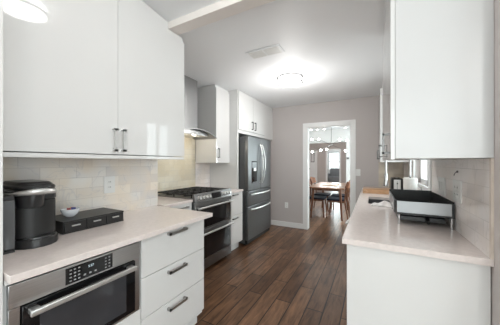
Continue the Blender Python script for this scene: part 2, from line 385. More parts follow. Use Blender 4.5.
window('window_5', 16.0, 'x', -2.6, -1.5, 0.8, 2.0, 2)
struct('wall_bedroom_left', box(-4.0, -3.9, 13.12, 16.1, 0, 2.5), 'pale'); struct('wall_bedroom_right', box(-0.3, -0.2, 13.12, 16.0, 0, 2.5), 'pale')

# ================================================================== cabinet pieces
def pull_v(x, y, z0, z1, parent, sgn=1, m='steelh', hw=0.008):
    """upright flat bar pull, face direction along x"""
    bm = bmesh.new(); d = 0.034 * sgn
    a, b = sorted((x + d * 0.72, x + d))
    bx(bm, a, b, y - hw, y + hw, z0, z1)
    for z in (z0, z1 - 0.012):
        a2, b2 = sorted((x, x + d)); bx(bm, a2, b2, y - hw, y + hw, z, z + 0.012)
    return obj('handle', bm, m, parent)
def pull_h(x, y0, y1, z, parent, m='mhandle', d=0.034, t=0.008):
    bm = bmesh.new()
    bx(bm, x + d * 0.7, x + d, y0, y1, z - t, z + t)
    for y in (y0, y1 - 0.012): bx(bm, x, x + d, y, y + 0.012, z - t, z + t)
    return obj('handle', bm, m, parent)

# tall pantry at the very left edge
t = thing('pantry_cabinet', (XL + .33, -0.1, 0), 'tall white pantry cabinet, its edge along the left border', 'cabinet')
obj('body', box(XL + .004, -1.235, -0.55, 0.322, 0.10, 2.45), 'base_white', t, 0.002)
for a, b in ((-0.55, -0.116), (-0.112, 0.322)):
    dd = obj('door', box(-1.235, -1.215, a, b, 0.11, 2.45), 'base_white', t, 0.002)
    pull_v(-1.215, -0.114 + (0.04 if a > -0.2 else -0.04), 1.0, 1.15, dd)
obj('toe_kick', box(XL + .004, -1.29, -0.55, 0.322, 0, 0.10), 'carcass', t)

# upper left double-door cabinet
t = thing('wall_cabinet', (XL + .17, 0.99, 1.356), 'glossy white two-door wall cabinet above the coffee maker', 'cabinet')
FX = -1.525
obj('body', box(XL + .008, FX - .021, 0.326, 1.575, 1.385, 2.46), 'carcass', t)
for a, b, h in ((0.33, 0.9515, 0.925), (0.9545, 1.575, 0.983)):
    bm = bmesh.new(); zt = (2.522 + .105 * (1.39 - a)) if a < .5 else (2.522 + .105 * (1.39 - a))
    sl = lambda y: 2.516 + .105 * (1.39 - y)
    pts = [(a, 1.386), (b, 1.386), (b, sl(b))] if b < 1.39 else [(a, 1.386), (b, 1.386), (b, 2.42), (1.545, 2.42), (1.545, 2.458), (1.388, 2.458), (1.388, sl(1.388))]
    pts.append((a, sl(a)))
    prism(bm, pts, FX - .02, FX, axis='x')
    dd = obj('door', bm, 'white', t); pull_v(FX, h, 1.405, 1.555, dd, hw=.011)
obj('light_rail', box(XL + .008, FX - .004, 0.326, 1.575, 1.356, 1.380), 'white', t, 0.001)

# lower left: cabinet holding the built-in oven
XF = -1.215
t = thing('oven_cabinet', (XL + .33, 0.61, 0), 'white base cabinet holding the built-in oven', 'base cabinet')
bm = bmesh.new()
bx(bm, XL + .004, XF - .022, 0.326, 0.337, 0.10, CT - SL); bx(bm, XL + .004, XF - .022, 0.889, 0.899, 0.10, CT - SL)
bx(bm, XL + .004, XF - .022, 0.337, 0.889, 0.10, 0.455); bx(bm, XL + .004, XL + .02, 0.337, 0.889, 0.455, CT - SL)
obj('body', bm, 'carcass', t)
bm = bmesh.new(); bx(bm, XF - .022, XF, 0.326, 0.897, 0.866, CT - SL)
obj('filler_strip', bm, 'base_white', t, 0.001)
dd = obj('drawer', box(XF - .022, XF, 0.328, 0.897, 0.14, 0.462), 'base_white', t, 0.002)
pull_h(XF, 0.53, 0.69, 0.39, dd)
obj('toe_kick', box(XL + .004, XF - .075, 0.326, 0.899, 0, 0.10), 'blackm', t)

# the oven
t = thing('built_in_oven', (XL + .35, 0.61, 0.455), 'stainless built-in oven with black touch panel and bar handle', 'oven')
obj('body', box(XL + .03, XF - .012, 0.339, 0.887, 0.457, 0.860), 'blackm', t)
obj('control_fascia', box(XF - .012, XF + .004, 0.335, 0.887, 0.771, 0.862), 'steel', t, 0.0015)
cp = obj('control_panel', box(XF + .004, XF + .0055, 0.517, 0.727, 0.780, 0.853), 'bglass', t)
for i in range(3):
    for j in range(4):
        obj('button', box(XF + .0055, XF + .006, 0.532 + i * .017, 0.541 + i * .017, 0.789 + j * .016, 0.795 + j * .016), 'mark', cp)
for i in range(2):
    for j in range(4):
        obj('button', box(XF + .0055, XF + .006, 0.688 + i * .018, 0.696 + i * .018, 0.789 + j * .016, 0.7945 + j * .016), 'mark', cp)
for i in range(3):
    obj('button', box(XF + .0055, XF + .006, 0.590 + i * .024, 0.600 + i * .024, 0.793 + .0 * i, 0.801), 'mark', cp)
text_mesh('clock_digits', '5:27', 0.015, 'lcd', cp, Matrix.Translation((XF + .006, 0.622, 0.830)) @ Matrix.Rotation(PI / 2, 4, 'Z') @ Matrix.Rotation(PI / 2, 4, 'X'), 0.0003)
bm = bmesh.new()
bx(bm, XF - .012, XF + .002, 0.335, 0.368, 0.466, 0.769); bx(bm, XF - .012, XF + .002, 0.858, 0.887, 0.466, 0.769); bx(bm, XF - .012, XF + .002, 0.368, 0.858, 0.466, 0.476)
obj('side_trim', bm, 'steel', t, 0.001)
dr = obj('oven_door', box(XF - .010, XF + .010, 0.371, 0.855, 0.479, 0.766), 'bglass', t, 0.002)
obj('window', box(XF + .010, XF + .0106, 0.425, 0.80, 0.505, 0.712), 'wglass', dr)
bm = bmesh.new(); bx(bm, XF + .038, XF + .056, 0.384, 0.836, 0.730, 0.754)
hh = obj('handle', bm, 'steelh', dr, 0.004)
for y in (0.388, 0.800): obj('handle_bracket', box(XF + .010, XF + .040, y, y + .032, 0.732, 0.752), 'steelh', hh, 0.002)

def drawer_cabinet(name, x_back, xf, ya, yb, rows, label, hy, m='base_white'):
    t = thing(name, ((x_back + xf) / 2, (ya + yb) / 2, 0), label, 'base cabinet')
    obj('body', box(x_back, xf - .022, ya, yb, 0.105, CT - SL), 'carcass', t)
    for z0, z1 in rows:
        dd = obj('drawer', box(xf - .022, xf, ya + .0015, yb - .0015, z0, z1), m, t, 0.0015)
        hz = z1 - 0.030 if z1 > .85 else z1 - 0.038
        pull_h(xf, hy[0], hy[1], hz, dd)
    obj('toe_kick', box(x_back, xf - .075, ya, yb, 0, 0.105), 'carcass', t)
    return t
drawer_cabinet('drawer_cabinet', XL + .004, XF, 0.901, 1.478, ((0.14, 0.386), (0.390, 0.633), (0.637, 0.882)), 'white three-drawer base cabinet between the built-in oven and counter end', (1.095, 1.255))
def slab(name, parts, label, m='counter', bevel=0.002):
    bm = bmesh.new()
    for p in parts: bx(bm, *p, CT - SL, CT)
    o = obj(name, bm, m, None, bevel if len(parts) == 1 else 0, origin=(parts[0][0], parts[0][2], CT - SL)); tag(o, label, 'countertop'); return o
slab('countertop', [(XL + .001, -1.165, 0.326, 1.527)], 'beige countertop under the coffee maker')
def fix_slab_front(): pass

# recessed run: narrow cabinet, range, drawers
XF2 = -1.80
t = thing('base_cabinet', (-2.1, 1.77, 0), 'narrow white base cabinet just left of the range', 'base cabinet')
obj('body', box(XL2, XF2 - .022, 1.565, 1.975, 0.105, CT - SL), 'carcass', t)
dd = obj('door', box(XF2 - .022, XF2, 1.566, 1.974, 0.12, 0.70), 'base_white', t, 0.0015)
dd = obj('drawer', box(XF2 - .022, XF2, 1.566, 1.974, 0.704, 0.882), 'base_white', t, 0.0015)
pull_h(XF2, 1.76, 1.90, 0.845, dd)
obj('toe_kick', box(XL2, XF2 - .075, 1.565, 1.975, 0, 0.105), 'carcass', t)
slab('countertop', [(XL2 + .001, -1.785, 1.565, 1.977)], 'small beige countertop left of the range')
drawer_cabinet('drawer_cabinet', XL2 + .004, XF2, 2.752, 3.118, ((0.12, 0.545), (0.549, 0.882)), 'narrow white drawer cabinet between the range and refrigerator', (2.82, 2.96))
slab('countertop', [(XL2 + .001, -1.785, 2.750, 3.118)], 'small beige countertop between range and refrigerator')

# range
t = thing('range', (-2.1, 2.365, 0), 'stainless double-oven gas range with black glass doors', 'range')
RY0, RY1 = 1.985, 2.745
obj('body', box(XL2 + .02, -1.80, RY0, RY1, 0.05, 0.90), 'dsteel', t)
obj('cooktop', box(XL2 + .02, -1.80, RY0, RY1, 0.90, 0.922), 'rsteel', t, 0.003)
bm = bmesh.new()
prism(bm, [(-1.80, 0.868), (-1.748, 0.868), (-1.775, 0.965), (-1.80, 0.965)], RY0, RY1, axis='y')
cpn = obj('control_panel', bm, 'rsteel', t, 0.002)
nrm = Vector((0.097, 0, 0.027)).normalized()
def on_panel(y, z): return Vector((-1.748 - (z - 0.868) * 0.278, y, z))
bm = bmesh.new()
for y in (2.045, 2.105, 2.165, 2.225, 2.54, 2.60, 2.66):
    b2 = bmesh.new(); p = on_panel(y, 0.917); tube(b2, [p, p + nrm * 0.012, p + nrm * 0.034], [0.026, 0.020, 0.019], 16)
    k = obj('knob', b2, 'steelh', cpn)
b2 = bmesh.new()
p0, p1 = on_panel(2.29, 0.885), on_panel(2.48, 0.950)
prism(b2, [(p0.x + .002, p0.z), (p0.x + .0035, p0.z), (p1.x + .0035, p1.z), (p1.x + .002, p1.z)], 2.29, 2.48, axis='y')
obj('display', b2, 'bglass', cpn); bm.free()
# burners and grates
for (bx_, by_, r) in ((-2.30, 2.12, .045), (-2.00, 2.12, .05), (-2.15, 2.365, .055), (-2.30, 2.61, .045), (-2.00, 2.61, .05)):
    b2 = bmesh.new(); lathe(b2, [(r, 0), (r, .012), (r * .7, .016), (r * .7, .024), (0.0, .026)], (bx_, by_, 0.922), 24); obj('burner', b2, 'iron', t)
for k in range(3):
    a = RY0 + .012 + k * .2475; b = a + .241; b2 = bmesh.new(); zt0, zt1 = 0.948, 0.962
    xs0, xs1 = -2.40, -1.825
    bx(b2, xs0, xs1, a, a + .012, zt0, zt1); bx(b2, xs0, xs1, b - .012, b, zt0, zt1)
    bx(b2, xs0, xs0 + .012, a, b, zt0, zt1); bx(b2, xs1 - .012, xs1, a, b, zt0, zt1)
    for q in range(1, 6):
        x = xs0 + (xs1 - xs0) * q / 6; bx(b2, x - .005, x + .005, a, b, zt0, zt1)
    m_ = (a + b) / 2; bx(b2, xs0, xs1, m_ - .005, m_ + .005, zt0, zt1)
    for x in (xs0, xs1 - .012, (xs0 + xs1) / 2):
        for y in (a, b - .012): bx(b2, x, x + .012, y, y + .012, 0.922, zt0)
    obj('grate', b2, 'iron', t)
def range_door(z0, z1, hz):
    d = obj('oven_door', box(-1.80, -1.765, RY0 + .003, RY1 - .003, z0, z1), 'rsteel', t, 0.003)
    obj('window', box(-1.765, -1.7635, RY0 + .035, RY1 - .035, z0 + .02, z1 - .055), 'bglass', d)
    b2 = bmesh.new(); tube(b2, [(-1.718, RY0 + .02, hz), (-1.718, RY1 - .02, hz)], 0.012, 14)
    h = obj('handle', b2, 'steelh', d)
    for y in (RY0 + .05, RY1 - .05):
        b2 = bmesh.new(); tube(b2, [(-1.765, y, hz), (-1.718, y, hz)], 0.010, 10); obj('handle_bracket', b2, 'steelh', h)
range_door(0.535, 0.862, 0.805)
range_door(0.165, 0.530, 0.492)
obj('kick_panel', box(-1.80, -1.768, RY0 + .003, RY1 - .003, 0.055, 0.160), 'rsteel', t, 0.002)
for x in (-2.35, -1.85):
    for y in (RY0 + .04, RY1 - .04): b2 = bmesh.new(); cyl(b2, (x, y, 0), .018, .05); obj('foot', b2, 'blackm', t)

# hood
t = thing('range_hood', (XL2, 2.365, 1.70), 'stainless chimney range hood with curved canopy', 'range hood')
obj('chimney', box(XL2 + .008, -2.20, 2.20, 2.53, 1.78, CZ - .002), 'hood', t, 0.002)
bm = bmesh.new(); prev = None; N = 16
def arcz(k): u = (k / N) * 2 - 1; return 1.775 - 0.085 * u * u
prof = [(RY0 + .76 * k / N, arcz(k)) for k in range(N + 1)]
pts = prof + [(y, z - .010) for y, z in prof[::-1]]
prism(bm, pts, XL2 + .008, -2.015, axis='x')
obj('canopy', bm, 'hood', t)
bm = bmesh.new(); prism(bm, [(2.10, 1.70), (2.63, 1.70), (2.58, 1.757), (2.15, 1.757)], XL2 + .008, -2.08, axis='x')
bb = obj('motor_housing', bm, 'steel', t, 0.002)
for y in (2.25, 2.48):
    b2 = bmesh.new(); lathe(b2, [(.028, -.004), (.028, .0)], (-2.15, y, 1.70), 16); obj('lamp_lens', b2, 'plate', bb)

for y in (2.25, 2.48):
    lt = bpy.data.lights.new('hood_lamp_light', 'POINT'); lt.energy = 0.7; lt.color = (1.0, 0.90, 0.74); lt.shadow_soft_size = 0.025
    lo_ = bpy.data.objects.new('hood_lamp_light', lt); COL.objects.link(lo_); lo_.location = (-2.22 - XL2, y - 2.365, -0.04); lo_.parent = t
# wall cabinet right of hood
t = thing('wall_cabinet', (-2.25, 2.94, 1.325), 'narrow white wall cabinet between the hood and refrigerator', 'cabinet')
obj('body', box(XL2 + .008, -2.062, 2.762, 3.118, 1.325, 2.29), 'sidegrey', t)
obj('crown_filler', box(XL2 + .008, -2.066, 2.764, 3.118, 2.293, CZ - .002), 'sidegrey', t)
dd = obj('door', box(-2.062, -2.042, 2.762, 3.116, 1.327, 2.445), 'white', t, 0.0015)
pull_v(-2.042, 2.805, 1.40, 1.54, dd, m='dhandle')

# refrigerator surround
t = thing('refrigerator_surround', (-2.15, 3.8, 0), 'white tall side panel and cabinet enclosing the refrigerator', 'cabinet')
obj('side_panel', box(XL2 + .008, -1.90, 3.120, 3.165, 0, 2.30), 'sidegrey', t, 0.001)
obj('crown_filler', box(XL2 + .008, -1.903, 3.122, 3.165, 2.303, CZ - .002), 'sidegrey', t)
obj('body', box(XL2 + .008, -1.905, 3.165, YB - .002, 1.81, 2.46), 'carcass', t)
obj('face_frame', box(-1.905, -1.893, 3.120, YB - .002, 1.805, CZ - .002), 'white', t, 0.001)
for a, b, h in ((3.135, 3.628, 3.575), (3.632, 4.12, 3.685)):
    dd = obj('door', box(-1.893, -1.876, a, b, 1.86, 2.470), 'white', t, 0.0015); pull_v(-1.876, h, 1.90, 2.04, dd, m='dhandle')
obj('end_panel', box(XL2 + .008, -1.93, 4.125, 4.15, 0, 1.805), 'sidegrey', t)
struct('wall_left_return', box(XL2, -1.93, 4.155, YB, 0, 1.805), 'wall')

# refrigerator
t = thing('refrigerator', (-2.05, 3.645, 0), 'dark stainless french-door refrigerator with water dispenser', 'refrigerator')
FY0, FY1, FXF = 3.19, 4.10, -1.74
obj('body', box(-2.40, -1.80, FY0, FY1, 0.03, 1.745), 'fside', t, 0.004)
def fdoor(nm, ya, yb, za, zb):
    return obj(nm, box(-1.797, FXF, ya, yb, za, zb), 'dsteel', t, 0.008, 3)
ld = fdoor('door', FY0, 3.643, 0.872, 1.755); rd = fdoor('door', 3.647, FY1, 0.872, 1.755)
md = fdoor('drawer', FY0, FY1, 0.625, 0.866); fd = fdoor('drawer', FY0, FY1, 0.09, 0.619)
def vhandle(y, par, bow):
    b2 = bmesh.new(); pts = []
    for k in range(13):
        s = k / 12; pts.append((FXF + .012 + .055 * math.sin(PI * s) ** 0.6, y + bow * math.sin(PI * s), 0.98 + .66 * s))
    tube(b2, pts, 0.012, 10); obj('handle', b2, 'steelh', par)
vhandle(3.61, ld, -.012); vhandle(3.68, rd, .012)
def hhandle(z, par):
    b2 = bmesh.new(); pts = []
    for k in range(13):
        s = k / 12; pts.append((FXF + .012 + .05 * math.sin(PI * s) ** 0.6, FY0 + .07 + (FY1 - FY0 - .14) * s, z))
    tube(b2, pts, 0.013, 10); obj('handle', b2, 'steelh', par)
hhandle(0.815, md); hhandle(0.575, fd)
dp = obj('dispenser', box(FXF - .002, FXF + .003, 3.31, 3.50, 0.99, 1.35), 'bglass', ld, 0.002)
obj('display', box(FXF + .003, FXF + .005, 3.325, 3.485, 1.24, 1.335), 'dsteel', dp)
obj('nozzle', box(FXF + .003, FXF + .018, 3.37, 3.44, 1.19, 1.24), 'steelh', dp)
obj('drip_tray', box(FXF + .003, FXF + .016, 3.325, 3.485, 0.995, 1.01), 'dsteel', dp)
b2 = bmesh.new(); tube(b2, [(FXF, 4.04, 1.68), (FXF + .002, 4.04, 1.68)], .012, 16); obj('badge', b2, 'chrome', rd)
for y in (FY0 + .02, FY1 - .12): obj('hinge_cover', box(-1.85, -1.79, y, y + .10, 1.746, 1.762), 'fside', t)
bm = bmesh.new(); bx(bm, -1.80, -1.76, FY0 + .01, FY1 - .01, 0.03, 0.085); obj('kick_grille', bm, 'blackm', t)
for x in (-2.33, -1.83):
    for y in (FY0 + .05, FY1 - .05): bm = bmesh.new(); cyl(bm, (x, y, 0), .02, .03); obj('foot', bm, 'blackm', t)

# ================================================================== ceiling fittings
def ceiling_light(loc, label, name='ceiling_light', power=13):
    t = thing(name, loc, label, 'ceiling light'); x, y, z = loc
    bm = bmesh.new(); lathe(bm, [(.06, 0), (.15, 0), (.155, -.012), (.06, -.012)], (x, y, z), 40); obj('mounting_plate', bm, 'plate', t)
    bm = bmesh.new(); lathe(bm, [(.150, -.012), (.150, -.070), (.135, -.082), (.09, -.090), (0, -.094)], (x, y, z), 40); obj('diffuser', bm, 'lamp', t)
    if power:
        lt = bpy.data.lights.new('ceiling_lamp_light', 'POINT'); lt.energy = power; lt.color = (1.0, 0.98, 0.955); lt.shadow_soft_size = 0.11
        lo_ = bpy.data.objects.new('ceiling_lamp_light', lt); COL.objects.link(lo_); lo_.location = (0, 0, -0.45); lo_.parent = t
    for dz in (-.012, -.072):
        bm = bmesh.new(); n = 48; ri, ro, hh = .1515, .168, .012
        R = []
        for k in range(n):
            c, s = math.cos(2 * PI * k / n), math.sin(2 * PI * k / n)
            R.append([bm.verts.new((x + r * c, y + r * s, z + dz + q)) for r, q in ((ri, -hh / 2), (ro, -hh / 2), (ro, hh / 2), (ri, hh / 2))])
        for k in range(n):
            for j in range(4): bm.faces.new((R[k][j], R[(k + 1) % n][j], R[(k + 1) % n][(j + 1) % 4], R[k][(j + 1) % 4]))
        obj('ring', bm, 'ring', t)
    return t
ceiling_light((-1.0, 3.03, CZ), 'round flush ceiling light with twin metal rings, lit, near the refrigerator')
ceiling_light((-0.64, 0.74, 2.585), 'round flush ceiling light over the near room, seen mirrored in the cabinet door', power=0)
ceiling_light((1.4, -1.3, 2.80), 'added round ceiling light behind the viewer, unseen, evening out the light', power=18)  # lamp added out of view to flatten the overall lighting
ceiling_light((-2.0, 10.8, 2.45), 'added round ceiling light in the hall, out of view, brightening the hall', power=25)  # lamp added above the header, unseen, to lift the dark hall
t = thing('ceiling_vent', (-1.0, 2.20, CZ), 'white rectangular ceiling vent with two louvred halves', 'vent')
bm = bmesh.new(); bx(bm, -1.19, -0.81, 2.115, 2.285, CZ - .008, CZ)
obj('frame', bm, 'ceil', t, 0.003)
for a, b in ((-1.165, -1.006), (-0.994, -0.835)):
    bm = bmesh.new()
    for k in range(9):
        y = 2.137 + k * .0155; bx(bm, a, b, y, y + .011, CZ - .011, CZ - .008)
    obj('louvre', bm, 'plate', t)

# ================================================================== wall plates
def outlet(face, a, z, label, w=.075, h=.12, axis='x+', kind='outlet', gang=1):
    """face coordinate of the wall, a = coordinate along it"""
    loc = {'x+': (face, a, z), 'x-': (face, a, z), 'y-': (a, face, z)}[axis]
    t = thing('wall_outlet' if kind == 'outlet' else 'light_switch', loc, label, kind)
    def b(p0, p1, q0, q1, d0, d1):
        if axis == 'x+': return box(face + d0, face + d1, p0, p1, q0, q1)
        if axis == 'x-': return box(face - d1, face - d0, p0, p1, q0, q1)
        return box(p0, p1, face - d1, face - d0, q0, q1)
    obj('plate', b(a - w / 2, a + w / 2, z - h / 2, z + h / 2, 0, .006), 'plate', t, 0.002)
    for g in range(gang):
        c = a + (g - (gang - 1) / 2) * .046
        if kind == 'outlet':
            for dz in (-.021, .021):
                r = obj('receptacle', b(c - .016, c + .016, z + dz - .014, z + dz + .014, .006, .008), 'plate', t, 0.001)
                for dy in (-.006, .006): obj('slot', b(c + dy - .0015, c + dy + .0015, z + dz - .004, z + dz + .007, .008, .0085), 'slot', r)
        else:
            obj('rocker', b(c - .016, c + .016, z - .033, z + .033, .006, .009), 'plate', t, 0.001)
outlet(XL + .008, 1.092, 1.153, 'white outlet on marble tile left of the range hood, above the black drawer box', .086, .134)
outlet(YB, -1.584, 0.445, 'small white outlet low on the wall left of the doorway', .07, .115, 'y-')
outlet(YB, -0.236, 1.15, 'white light switch right of the doorway', .075, .12, 'y-', 'light switch')
outlet(XR - .008, 2.15, 1.157, 'white switch plate on tile behind the dish rack, nearer the window', .18, .13, 'x-', 'light switch', 3)
outlet(XR - .008, 1.80, 1.160, 'white outlet plate on tile, right above the dish rack corner', .15, .13, 'x-', 'outlet', 2)
t = thing('wall_hook', (XR - .008, 1.797, 1.27), 'tiny metal hook on the right tile above the plate', 'hook')
bm = bmesh.new(); tube(bm, [(XR - .008, 1.797, 1.275), (XR - .014, 1.797, 1.275)], .006, 10); obj('rose', bm, 'dhandle', t)
bm = bmesh.new(); tube(bm, [(XR - .013, 1.797, 1.275), (XR - .022, 1.797, 1.265), (XR - .026, 1.797, 1.252), (XR - .028, 1.797, 1.256)], .002, 8); obj('prong', bm, 'dhandle', t)

# ================================================================== on the left counter
# drawer box for coffee pods
ox0, ox1, oy0, oy1 = -1.81, -1.562, 0.655, 1.018
t = thing('coffee_pod_drawer', (-1.69, 0.84, CT), 'low black three-drawer coffee pod box on the counter', 'storage box')
bm = bmesh.new(); z0, z1 = CT + .003, CT + .073
bx(bm, ox0, ox1, oy0, oy1, z1 - .008, z1); bx(bm, ox0, ox1, oy0, oy1, z0, z0 + .006)
bx(bm, ox0, ox0 + .008, oy0, oy1, z0 + .006, z1 - .008)
bx(bm, ox0 + .008, ox1 - .004, oy1 - .007, oy1, z0 + .006, z1 - .008)
for y in (oy0, oy0 + .117, oy0 + .237): bx(bm, ox0 + .008, ox1 - .004, y, y + .005, z0 + .006, z1 - .008)
obj('case', bm, 'blackm', t)
for k in range(3):
    a = oy0 + .006 + k * .1185
    dd = obj('drawer', box(ox1 - .20, ox1 + .003, a, a + .1155, z0 + .0065, z1 - .009), 'blackm', t, 0.002)
    c = a + .058; bm = bmesh.new(); bx(bm, ox1 + .003, ox1 + .010, c - .022, c + .022, CT + .040, CT + .047); obj('handle', bm, 'steelh', dd)
for x in (ox0 + .02, ox1 - .03):
    for y in (oy0 + .02, oy1 - .03): bm = bmesh.new(); cyl(bm, (x, y, CT), .008, .0035); obj('foot', bm, 'blackm', t)
# bowl with sachets
bxc, byc = -1.70, 0.752; BZ = CT + .073
t = thing('sugar_bowl', (bxc, byc, BZ), 'small white bowl of colourful sachets on the black drawer box', 'bowl')
bm = bmesh.new(); n = 32
profo = [(r * 1.12, z * 1.15) for r, z in [(0.020, 0), (0.024, .004), (.036, .014), (.043, .032), (.045, .042), (.042, .042), (.039, .032), (.032, .016), (.0, .008)]]
lathe(bm, profo, (bxc, byc, BZ), n); obj('bowl', bm, 'china', t)
for i, (mm, dx, dy, rz, tilt, nm) in enumerate((('red', .014, -.012, .5, .25, 'red'), ('yellow', -.002, -.004, -.5, -.2, 'yellow'), ('blue', .010, .014, .9, .3, 'dark blue'), ('pinks', -.014, .010, .1, -.35, 'pink'), ('plate', .0, -.022, 1.3, .3, 'white'))):
    bm = bmesh.new(); bx(bm, -.012, .012, -.0012, .0012, -.017, .021)
    bmesh.ops.rotate(bm, verts=bm.verts, matrix=Matrix.Rotation(rz, 3, 'Z') @ Matrix.Rotation(tilt, 3, 'X'))
    o = obj('sweetener_sachet', bm, mm); o.location = (bxc + dx, byc + dy, BZ + .036)
    tag(o, nm + ' sweetener sachet standing in the small white bowl', 'sachet', 'sachets in the bowl')

# coffee maker: front faces +x
t = thing('coffee_maker', (-1.62, 0.52, CT), 'black single-serve coffee maker with silver trim and side water tank', 'coffee maker')
cx, cy = -1.62, 0.520
def dshape(xb, xf, hw, r=.06, n=8, cy=0.520):
    pts = [(xb, cy - hw), (xf - r, cy - hw)]
    for k in range(1, n): a = -PI / 2 + PI * k / n; pts.append((xf - r + r * math.cos(a), cy + hw * math.sin(a)))
    pts += [(xf - r, cy + hw), (xb, cy + hw)]
    return pts
bm = bmesh.new(); prism(bm, dshape(-1.79, -1.430, .092, .10), CT, CT + .042, .97); obj('base', bm, 'black', t, 0.004)
bm = bmesh.new(); prism(bm, dshape(-1.56, -1.445, .075, .08), CT + .042, CT + .047); obj('drip_tray', bm, 'dsteel', t)
bm = bmesh.new(); prism(bm, dshape(-1.79, -1.478, .086, .05), CT + .042, CT + .225, 1.0); obj('housing', bm, 'blackm', t, 0.006)
bm = bmesh.new(); prism(bm, dshape(-1.79, -1.472, .090, .06), CT + .225, CT + .285, .95); 
hd = obj('head', bm, 'black', t, 0.01, 3)
bm = bmesh.new(); prism(bm, dshape(-1.66, -1.432, .050, .07, cy=.490), CT + .195, CT + .272, 1.12); obj('brew_chamber', bm, 'black', hd, 0.006, 3)
bm = bmesh.new()
pts = []
for k in range(17):
    a = -PI * .5 + PI * k / 16; pts.append((-1.500 + .080 * math.cos(a), cy - .012 + .076 * math.sin(a), CT + .262 + .012 * math.cos(a)))
pts = [(-1.62, cy - .093, CT + .252)] + pts + [(-1.62, cy + .093, CT + .252)]
rr = [.008] * 2 + [.009 + .006 * math.sin(PI * k / 16) for k in range(1, 16)] + [.008] * 2
tube(bm, pts, rr, 10); obj('silver_collar', bm, 'steelh', hd)
bm = bmesh.new(); rp = dshape(-1.78, -1.445, .084, .09); prism(bm, rp, CT + .285, CT + .302, .93); prism(bm, [(cx_ * .93 + (-1.62) * .07, (cy_ - cy) * .9 + cy) for cx_, cy_ in rp], CT + .302, CT + .318, .78)
ld_ = obj('lid', bm, 'black', hd, 0.005, 3)
text_mesh('brand_lettering', 'KEURIG', 0.017, 'mark', hd, Matrix.Translation((-1.428, cy - .012, CT + .284)) @ Matrix.Rotation(PI / 2, 4, 'Z') @ Matrix.Rotation(math.radians(55), 4, 'X'), 0.0006)
bm = bmesh.new(); rp = [(-1.76, .372), (-1.50, .372), (-1.476, .385), (-1.468, .405), (-1.468, .430), (-1.76, .430)]
prism(bm, rp, CT + .012, CT + .24); obj('water_tank', bm, 'tank', t, 0.005)
bm = bmesh.new(); prism(bm, [(a, b) for a, b in rp], CT + .24, CT + .262, .93); obj('tank_lid', bm, 'black', t, 0.004)
bm = bmesh.new(); prism(bm, [(-1.77, .37), (-1.49, .37), (-1.462, .39), (-1.462, .426), (-1.77, .426)], CT, CT + .012); obj('tank_base', bm, 'black', t)

# ================================================================== right side
# base run
t = thing('base_cabinet', (0.16, 2.2, 0), 'white base cabinet under the right countertop with plain end panel', 'base cabinet')
obj('end_panel', box(-0.128, XR - .004, 1.373, 1.393, 0, CT - SL), 'base_white', t, 0.0015)
obj('body', box(-0.105, XR - .004, 1.393, 2.18, 0.10, CT - SL), 'carcass', t)
for k, (a, b) in enumerate(((1.395, 1.785), (1.789, 2.178))):
    dd = obj('door', box(-0.127, -0.106, a, b, 0.105, CT - SL - .004), 'base_white', t, 0.0015); pull_v(-0.127, 1.75 if k == 0 else 1.824, .70, .84, dd, -1)
obj('toe_kick', box(-0.05, XR - .004, 1.393, 2.18, 0, 0.10), 'carcass', t)
t = thing('base_cabinet', (0.16, 3.7, 0), 'white sink base cabinet run beyond the dishwasher', 'base cabinet')
bm = bmesh.new()
bx(bm, -0.105, XR - .004, 3.24, YB - .02, 0.10, CT - SL); bx(bm, -0.105, -0.085, 2.60, 3.24, 0.10, CT - SL); bx(bm, -0.085, XR - .004, 2.60, 3.24, 0.10, 0.12)
obj('body', bm, 'carcass', t)
for k in range(4):
    a = 2.602 + k * .487; dd = obj('door', box(-0.127, -0.106, a, a + .484, 0.105, CT - SL - .004), 'base_white', t, 0.0015); pull_v(-0.127, a + (.45 if k % 2 == 0 else .034), .70, .84, dd, -1)
obj('toe_kick', box(-0.05, XR - .004, 2.60, YB - .02, 0, 0.10), 'carcass', t)
t = thing('dishwasher', (0.16, 2.39, 0), 'white dishwasher with bowed handle under the right counter', 'dishwasher')
obj('body', box(-0.10, XR - .02, 2.184, 2.596, 0.03, CT - SL - .006), 'carcass', t)
dd = obj('door', box(-0.130, -0.10, 2.185, 2.595, 0.10, CT - SL - .006), 'base_white', t, 0.003)
bm = bmesh.new(); tube(bm, [(-.130 - .094 * math.sin(PI * k / 12) ** .6 - .001, 2.22 + .33 * k / 12, .80 - .05 * math.sin(PI * k / 12)) for k in range(13)], .009, 10); obj('handle', bm, 'plate', dd)
obj('kick_panel', box(-0.06, -0.04, 2.185, 2.595, 0, 0.10), 'carcass', t)
# countertop with sink cut-out
SX0, SX1, SY0, SY1 = -0.045, 0.27, 2.62, 3.16
slab('countertop', [(-0.15, XR - .001, 1.353, SY0), (-0.15, XR - .001, SY1, YB - .009), (-0.15, SX0, SY0, SY1), (SX1, XR - .001, SY0, SY1)], 'long beige countertop on the right with a sink cut-out')
t = thing('sink', ((SX0 + SX1) / 2, (SY0 + SY1) / 2, .70), 'dark stainless undermount sink in the right counter', 'sink')
bm = bmesh.new(); e = .012
bx(bm, SX0 - e, SX0, SY0 - e, SY1 + e, .70, CT - SL); bx(bm, SX1, SX1 + e, SY0 - e, SY1 + e, .70, CT - SL)
bx(bm, SX0, SX1, SY0 - e, SY0, .70, CT - SL); bx(bm, SX0, SX1, SY1, SY1 + e, .70, CT - SL); bx(bm, SX0 - e, SX1 + e, SY0 - e, SY1 + e, .69, .70)
obj('basin', bm, 'sink', t)
bm = bmesh.new(); lathe(bm, [(.04, 0), (.04, .003), (.02, .003), (0, .001)], ((SX0 + SX1) / 2, (SY0 + SY1) / 2, .70), 24); obj('drain', bm, 'steelh', t)
